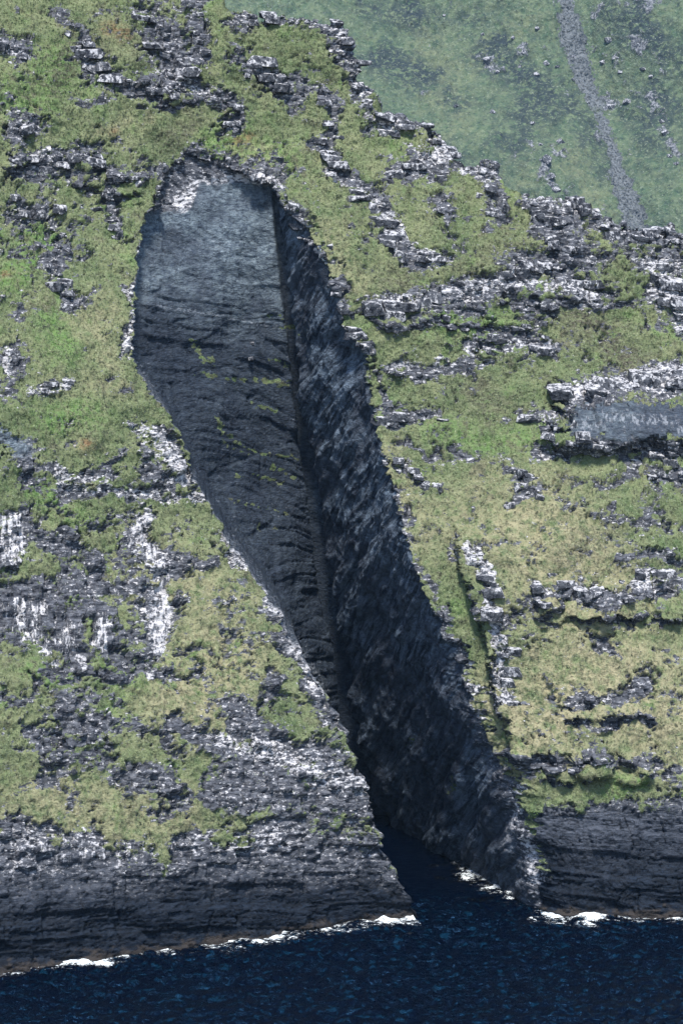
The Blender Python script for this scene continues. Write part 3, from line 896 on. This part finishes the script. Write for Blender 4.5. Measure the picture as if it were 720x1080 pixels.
put('sea', mesh_from('sea', np.stack([SX, SY, SZ], -1).reshape(-1, 3), grid_faces(len(sy), len(sx)).reshape(-1, 4), {'m1': np.stack([shel, shel, shel], -1).reshape(-1, 3)}), sea_material(),
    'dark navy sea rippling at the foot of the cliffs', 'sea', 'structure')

# ------------------------------------------------------------------ where a photo pixel lands on the ground already built
def buffer(PT, stride=1):
    u, v = pix(PT[:, 0], PT[:, 1], PT[:, 2]); i = np.round(u/2).astype(int); j = np.round(v/2).astype(int)
    ok = (i >= 0) & (i < 361) & (j >= 0) & (j < 541); idx = np.nonzero(ok)[0]; o = np.argsort(-PT[idx, 1]); idx = idx[o]
    buf = np.full((541, 361), -1, int); buf[j[idx], i[idx]] = idx; return buf
BUF = buffer(VERT); FBUF = buffer(FP)
NV = normals(P).reshape(-1, 3)
def land(u, v, buf=BUF):
    i, j = int(round(u/2)), int(round(v/2))
    for r in range(5):
        for dj in range(-r, r+1):
            for di in range(-r, r+1):
                a_, b_ = min(max(j+dj, 0), 540), min(max(i+di, 0), 360)
                if buf[a_, b_] >= 0: return buf[a_, b_]
    return None

# ------------------------------------------------------------------ turf blades
def blades(n, name, label, lo, hi):
    w = ((1-rk.reshape(-1))*(hollow.reshape(-1) < .1)*(over.reshape(-1) < 6)*(SEG[None, :]+0*X).reshape(-1).clip(0, 99) >= 0)
    g = (rockm.reshape(-1) < .44) & (hollow.reshape(-1) < .1) & (over.reshape(-1) < 5) & (Z.reshape(-1) > 16)
    u, v = U.reshape(-1), V.reshape(-1); g &= (u > -25) & (u < 745) & (v > -25)
    b1_, b2_ = VERT[:, 0], VERT[:, 2]
    idx = np.nonzero(g)[0]
    dens = np.ones(len(idx)); cols = idx % NC                    # even out the unequal column spacing
    wcol = np.gradient(X, axis=1).reshape(-1)[idx]; pr = np.abs(wcol); pr /= pr.sum()
    idx = RNG.choice(idx, n, replace=True, p=pr)
    c = VERT[idx] + RNG.uniform(-.22, .22, (n, 3))*np.array([1, .5, 1]); nn = NV[idx]
    K = 3
    h = RNG.uniform(lo, hi, (n, 1, 1))*RNG.uniform(.6, 1.1, (n, K, 1)); an = RNG.uniform(0, 2*math.pi, (n, K))
    side = np.stack([np.cos(an), np.sin(an), 0*an], -1)
    lean = np.stack([np.cos(an+1.3), np.sin(an+1.3)-.5, 0*an-.35], -1)
    base = c[:, None, :]-nn[:, None, :]*.08 + side*RNG.uniform(-.15, .15, (n, K, 1))
    tip = base + h*(nn[:, None, :]*.5 + np.array([0, 0, .3]) + .75*lean)
    wd = h*.17
    V3 = np.stack([base-side*wd, base+side*wd, tip], 2).reshape(-1, 3)
    f = np.arange(n*K*3).reshape(-1, 3)
    at = {k: np.repeat(val[idx], K*3, 0) for k, val in attrs_full.items()}
    at['m1'] = at['m1'].copy(); at['m1'][:, 0] = -1.5; at['m3'] = at['m3'].copy(); at['m3'][:, 0] = 0; at['m3'][:, 2] = 0
    return put(name, mesh_from(name, V3, f, at, smooth=False), M_CLIFF, label, 'grass', 'stuff')
blades(105000, 'grass', 'rough olive and green turf covering the cliff slopes', .22, .48)

# ------------------------------------------------------------------ rock outcrops: every block a part
def rock_material():
    t = NT('lichened outcrop rock'); p = t.pos(); n = t.noise(p, 1.0, 6, .68); nf = t.noise(p, 3.5, 4, .7); nv = t.noise(t.pos((1, 1, .7)), .85, 6, .75)
    c = t.mix(t.ramp(n, .35, .65), (.011, .013, .019), (.085, .090, .102))
    g = t.new('ShaderNodeNewGeometry'); sx_ = t.new('ShaderNodeSeparateXYZ'); t.t.links.new(g.outputs['Normal'], sx_.inputs[0])
    up = t.op('MULTIPLY', sx_.outputs[2], .06)                     # lichen grows on the weathered upper faces
    c = t.mix(t.ramp(t.op('ADD', nv, up), .53, .60), c, t.mix(nf, (.30, .30, .315), (.45, .44, .45)))
    t.put(t.b.inputs['Base Color'], c); t.b.inputs['Roughness'].default_value = .85
    t.bump(t.op('ADD', n, t.op('MULTIPLY', nf, .5)), .5); return t.m
M_ROCK = rock_material()
def chunk(seed, npt=15):
    r = random.Random(seed); bm = bmesh.new()
    for sx_ in (-.5, .5):
        for sy_ in (-.5, .5):
            for sz_ in (-.5, .5):
                bm.verts.new((sx_*r.uniform(.45, 1.15), sy_*r.uniform(.45, 1.15), sz_*r.uniform(.45, 1.15)))
    for k in range(npt-9):
        p = [r.uniform(-.5, .5) for _ in range(3)]; p[r.randrange(3)] = r.choice((-.52, .52)); bm.verts.new(p)
    bmesh.ops.convex_hull(bm, input=bm.verts)
    for v in [v for v in bm.verts if not v.link_faces]: bm.verts.remove(v)
    me = bpy.data.meshes.new('block'); bm.to_mesh(me); bm.free(); me.materials.append(M_ROCK); return me
CHUNKS = [chunk(100+k, 12+k % 6) for k in range(14)]
def rot_block(o, nrm, size, r):
    o.rotation_euler = (r.uniform(-.15, .3), r.uniform(-.05, .2), r.uniform(-.35, .35))
    o.scale = (size*r.uniform(.9, 2.1), size*r.uniform(1.0, 1.6), size*r.uniform(.45, .95))
r_ = random.Random(11)
for i_, (px, nb, pl, lab) in enumerate(OUTS):
    ds = np.concatenate([[0], np.cumsum(np.hypot(*np.diff(pl, axis=0).T))])
    k0 = land(*pl[len(pl)//2]); o0 = np.array(VERT[k0])
    bf = F[own == i_]
    v, f, a = sub(VERT, bf, attrs_full) if len(bf) else (None, None, None)
    if nb == 0:
        put('rock_outcrop', mesh_from('rock_outcrop', v-o0, f, a), M_CLIFF, lab, 'rock outcrop', loc=o0.tolist()); continue
    root = put('rock_outcrop', None, None, lab, 'rock outcrop', loc=o0.tolist())
    if v is not None: put('bedrock', mesh_from('bedrock', v-o0, f, a), M_CLIFF, parent=root)
    for q_ in range(int(nb)):
        s_ = ds[-1]*(q_+r_.random())/nb
        u = np.interp(s_, ds, pl[:, 0])+r_.gauss(0, px*.5); v = np.interp(s_, ds, pl[:, 1])+r_.gauss(0, px*.45)
        k = land(u, v)
        if k is None: continue
        size = px*.19*r_.choice([.4, .5, .65, .8, 1.0, 1.2, 1.5])
        ob = put('block', CHUNKS[r_.randrange(len(CHUNKS))], parent=root)
        ob.location = (VERT[k]-NV[k]*size*.42-o0).tolist(); rot_block(ob, NV[k], size, r_)

# boulders on the far hillside and two fallen blocks on the slab
BLD = """514,64,9|broad pale boulder alone on the far hillside well left of the gully
553,54,6|upper boulder of a pair standing close together left of the gully
566,78,7|lower boulder with squared top in the pair left of the gully
640,42,9|largest pale boulder just right of the gully near its top
648,60,7|tilted pale boulder under the largest one right of the gully
660,108,7|boulder on the right bank about half way down the gully
590,150,8|pale boulder on the slope directly above the ridge blocks near the gully
577,168,9|top boulder of the short chain dropping to the ridge
580,186,8|middle boulder of the short chain dropping to the ridge
586,200,8|lowest boulder of the short chain, nearly touching the ridge
481,112,6|lone boulder on bright grass above the stepped ridge
"""
GRP = 'pale boulders on the far hillside'
SMALL = "575,66,7 520,118,5 586,70,5 636,66,6 645,112,7 570,152,5 566,30,5 508,36,5 562,130,5 548,70,4 604,84,4 468,16,4 604,60,4 540,40,4 525,75,4 700,140,6 697,128,6 652,75,5 675,72,6 686,80,5 706,165,6 712,172,5 620,108,4"
LST = [(ln.split('|')[0], ln.split('|')[1]) for ln in BLD.strip().splitlines()]
LST += [(t_, 'small pale stone dotting the hazy hillside %s of the grey gully' % ('left' if float(t_.split(',')[0]) < 632 else 'right')) for t_ in SMALL.split()]
for tk, lab in LST:
    u, v, s_ = [float(t) for t in tk.split(',')]; k = land(u, v, FBUF)
    size = s_*1.0*r_.uniform(.85, 1.1)
    ob = put('boulder', CHUNKS[r_.randrange(len(CHUNKS))], None, lab, 'boulder', group='small stones '+lab[lab.index('hillside'):] if lab.startswith('small') else GRP)
    ob.location = FP[k].tolist(); ob.rotation_euler = (r_.uniform(-.6, .6), r_.uniform(-.6, .6), r_.uniform(0, 6)); ob.scale = (size*r_.uniform(.8, 1.3), size, size*r_.uniform(.6, 1.0))
for u, v, s_, lab in ((264, 378, 5, 'larger pale fallen block resting on the slate slab inside the cleft'), (266, 362, 3.4, 'smaller pale fallen stone above the larger one on the slate slab')):
    k = land(u, v); ob = put('boulder', CHUNKS[3], None, lab, 'boulder'); rot_block(ob, None, s_*.2, r_); ob.location = (VERT[k]+NV[k]*.2).tolist()

# loose stones in the gully
gi = np.nonzero((gm & (FZ > 12)).reshape(-1))[0]; gi = RNG.choice(gi, 1800)
base = np.array([v.co for v in CHUNKS[2].vertices]); fc = []
bmt = bmesh.new(); bmt.from_mesh(CHUNKS[2]); bmesh.ops.triangulate(bmt, faces=bmt.faces); fc = np.array([[v.index for v in f.verts] for f in bmt.faces]); bmt.free()
n = len(gi); sc = 1.4*RNG.uniform(.5, 2.0, (n, 1, 3))*RNG.uniform(.5, 1.2, (n, 1, 1)); a_ = RNG.uniform(0, 6.28, n)
pt = base[None]*sc; rt = np.stack([pt[..., 0]*np.cos(a_)[:, None]-pt[..., 1]*np.sin(a_)[:, None], pt[..., 0]*np.sin(a_)[:, None]+pt[..., 1]*np.cos(a_)[:, None], pt[..., 2]], -1)
vv = (rt+FP[gi][:, None, :]+RNG.uniform(-.5, .5, (n, 1, 3))).reshape(-1, 3); ff = (fc[None]+np.arange(n)[:, None, None]*len(base)).reshape(-1, 3)
put('scree', mesh_from('scree', vv, ff, smooth=False), M_SCREE, 'loose grey stones filling the gully on the far hillside', 'scree', 'stuff')

# ------------------------------------------------------------------ surf along the foot of the cliffs
def foam_material():
    t = NT('white surf'); p = t.pos((1, 1.2, 1)); n = t.noise(p, 1.5, 7, .78, .4); m = t.attr('m1')
    t.put(t.b.inputs['Base Color'], (.78, .83, .85)); t.b.inputs['Roughness'].default_value = .8
    t.put(t.b.inputs['Alpha'], t.ramp(t.op('ADD', m[0], t.op('MULTIPLY', t.op('SUBTRACT', n, .5), 2.6)), .35, .80))
    t.bump(n, .4); return t.m
M_FOAM = foam_material()
def surf(name, c0, c1, strong, label):
    row = int(round((0.25+4)/DZ)); line = P[row-2:row+6, c0:c1]; yy = line[..., 1].min(0); xx = line[0, :, 0]
    o = np.argsort(xx); xx, yy = xx[o], yy[o]
    dpt = np.concatenate([[0], np.cumsum(np.hypot(np.diff(xx), np.diff(yy)))])
    tt = np.arange(0, dpt[-1], .25); bx = np.interp(tt, dpt, xx); by = np.interp(tt, dpt, yy)
    by = np.convolve(np.pad(by, 12, 'edge'), np.ones(25)/25, 'valid'); bx = np.convolve(np.pad(bx, 12, 'edge'), np.ones(25)/25, 'valid')
    ww = np.arange(-1.8, 10, .25)
    tx, ty = np.gradient(bx), np.gradient(by); l = np.hypot(tx, ty)+1e-6; nx, ny = ty/l, -tx/l
    PX = bx[:, None]+nx[:, None]*ww; PY = by[:, None]+ny[:, None]*ww
    u, _ = pix(bx, by, by*0); st = np.interp(u, strong[:, 0], strong[:, 1])[:, None]
    nz = fbm(PX, PY*1.2, PX*0, 4.0, 3, .6)
    hgt = np.clip(1-np.clip(ww, 0, None)[None]/(.8+7*st+2.5*nz*st), 0, 1)
    lv = st*.78*hgt + .34*nz*(hgt > 0) + .03
    keep = (lv > .02) & (st > .06)
    PZ = .10 + .5*fbm(PX+.4*PY, PY*1.5, PX*0, 9, 2, .5) + np.clip(lv, 0, 1)*(.2+.45*st*hgt)*(.7+.6*nz)
    f = grid_faces(len(tt), len(ww))[keep[:-1, :-1] & keep[1:, 1:]]
    v, f, a = sub(np.stack([PX, PY, PZ], -1).reshape(-1, 3), f, {'m1': np.stack([lv, lv, lv], -1).reshape(-1, 3)})
    put(name, mesh_from(name, v, f, a), M_FOAM, label, 'surf', 'stuff')
surf('surf', 40, cA, pts("-40,.1 10,.25 50,.35 85,.8 105,.85 130,.45 160,.3 200,.3 228,.6 280,.7 300,.65 330,.4 360,.45 400,.8 425,.85 442,.9"), 'white surf breaking along the foot of the sea cliff left of the cleft')
surf('surf.001', cC, NC, pts("400,0 480,.05 500,.6 530,.6 545,.2 570,.35 585,.85 625,.9 645,.4 665,.6 700,.55 720,.6 800,.5"), 'white surf along the foot of the terraced cliff right of the cleft')

# ------------------------------------------------------------------ haze
hm = bpy.data.materials.new('haze air'); hm.use_nodes = True; ht = hm.node_tree
for n in list(ht.nodes):
    if n.type == 'BSDF_PRINCIPLED': ht.nodes.remove(n)
hv = ht.nodes.new('ShaderNodeVolumePrincipled'); hv.inputs['Color'].default_value = (.42, .68, 1.0, 1); hv.inputs['Density'].default_value = HAZE; hv.inputs['Anisotropy'].default_value = .0
ht.links.new(hv.outputs[0], [n for n in ht.nodes if n.type == 'OUTPUT_MATERIAL'][0].inputs['Volume'])
bm = bmesh.new(); bmesh.ops.create_cube(bm, size=1.0)
for v in bm.verts: v.co = Vector((v.co.x*3100, v.co.y*4400+2090, -9 if v.co.z < 0 else 520))
me = bpy.data.meshes.new('haze'); bm.to_mesh(me); bm.free()
put('haze', me, hm, 'thin pale sea haze between the viewer and the hillside', 'haze', 'stuff')
print('script', time.perf_counter()-T0)
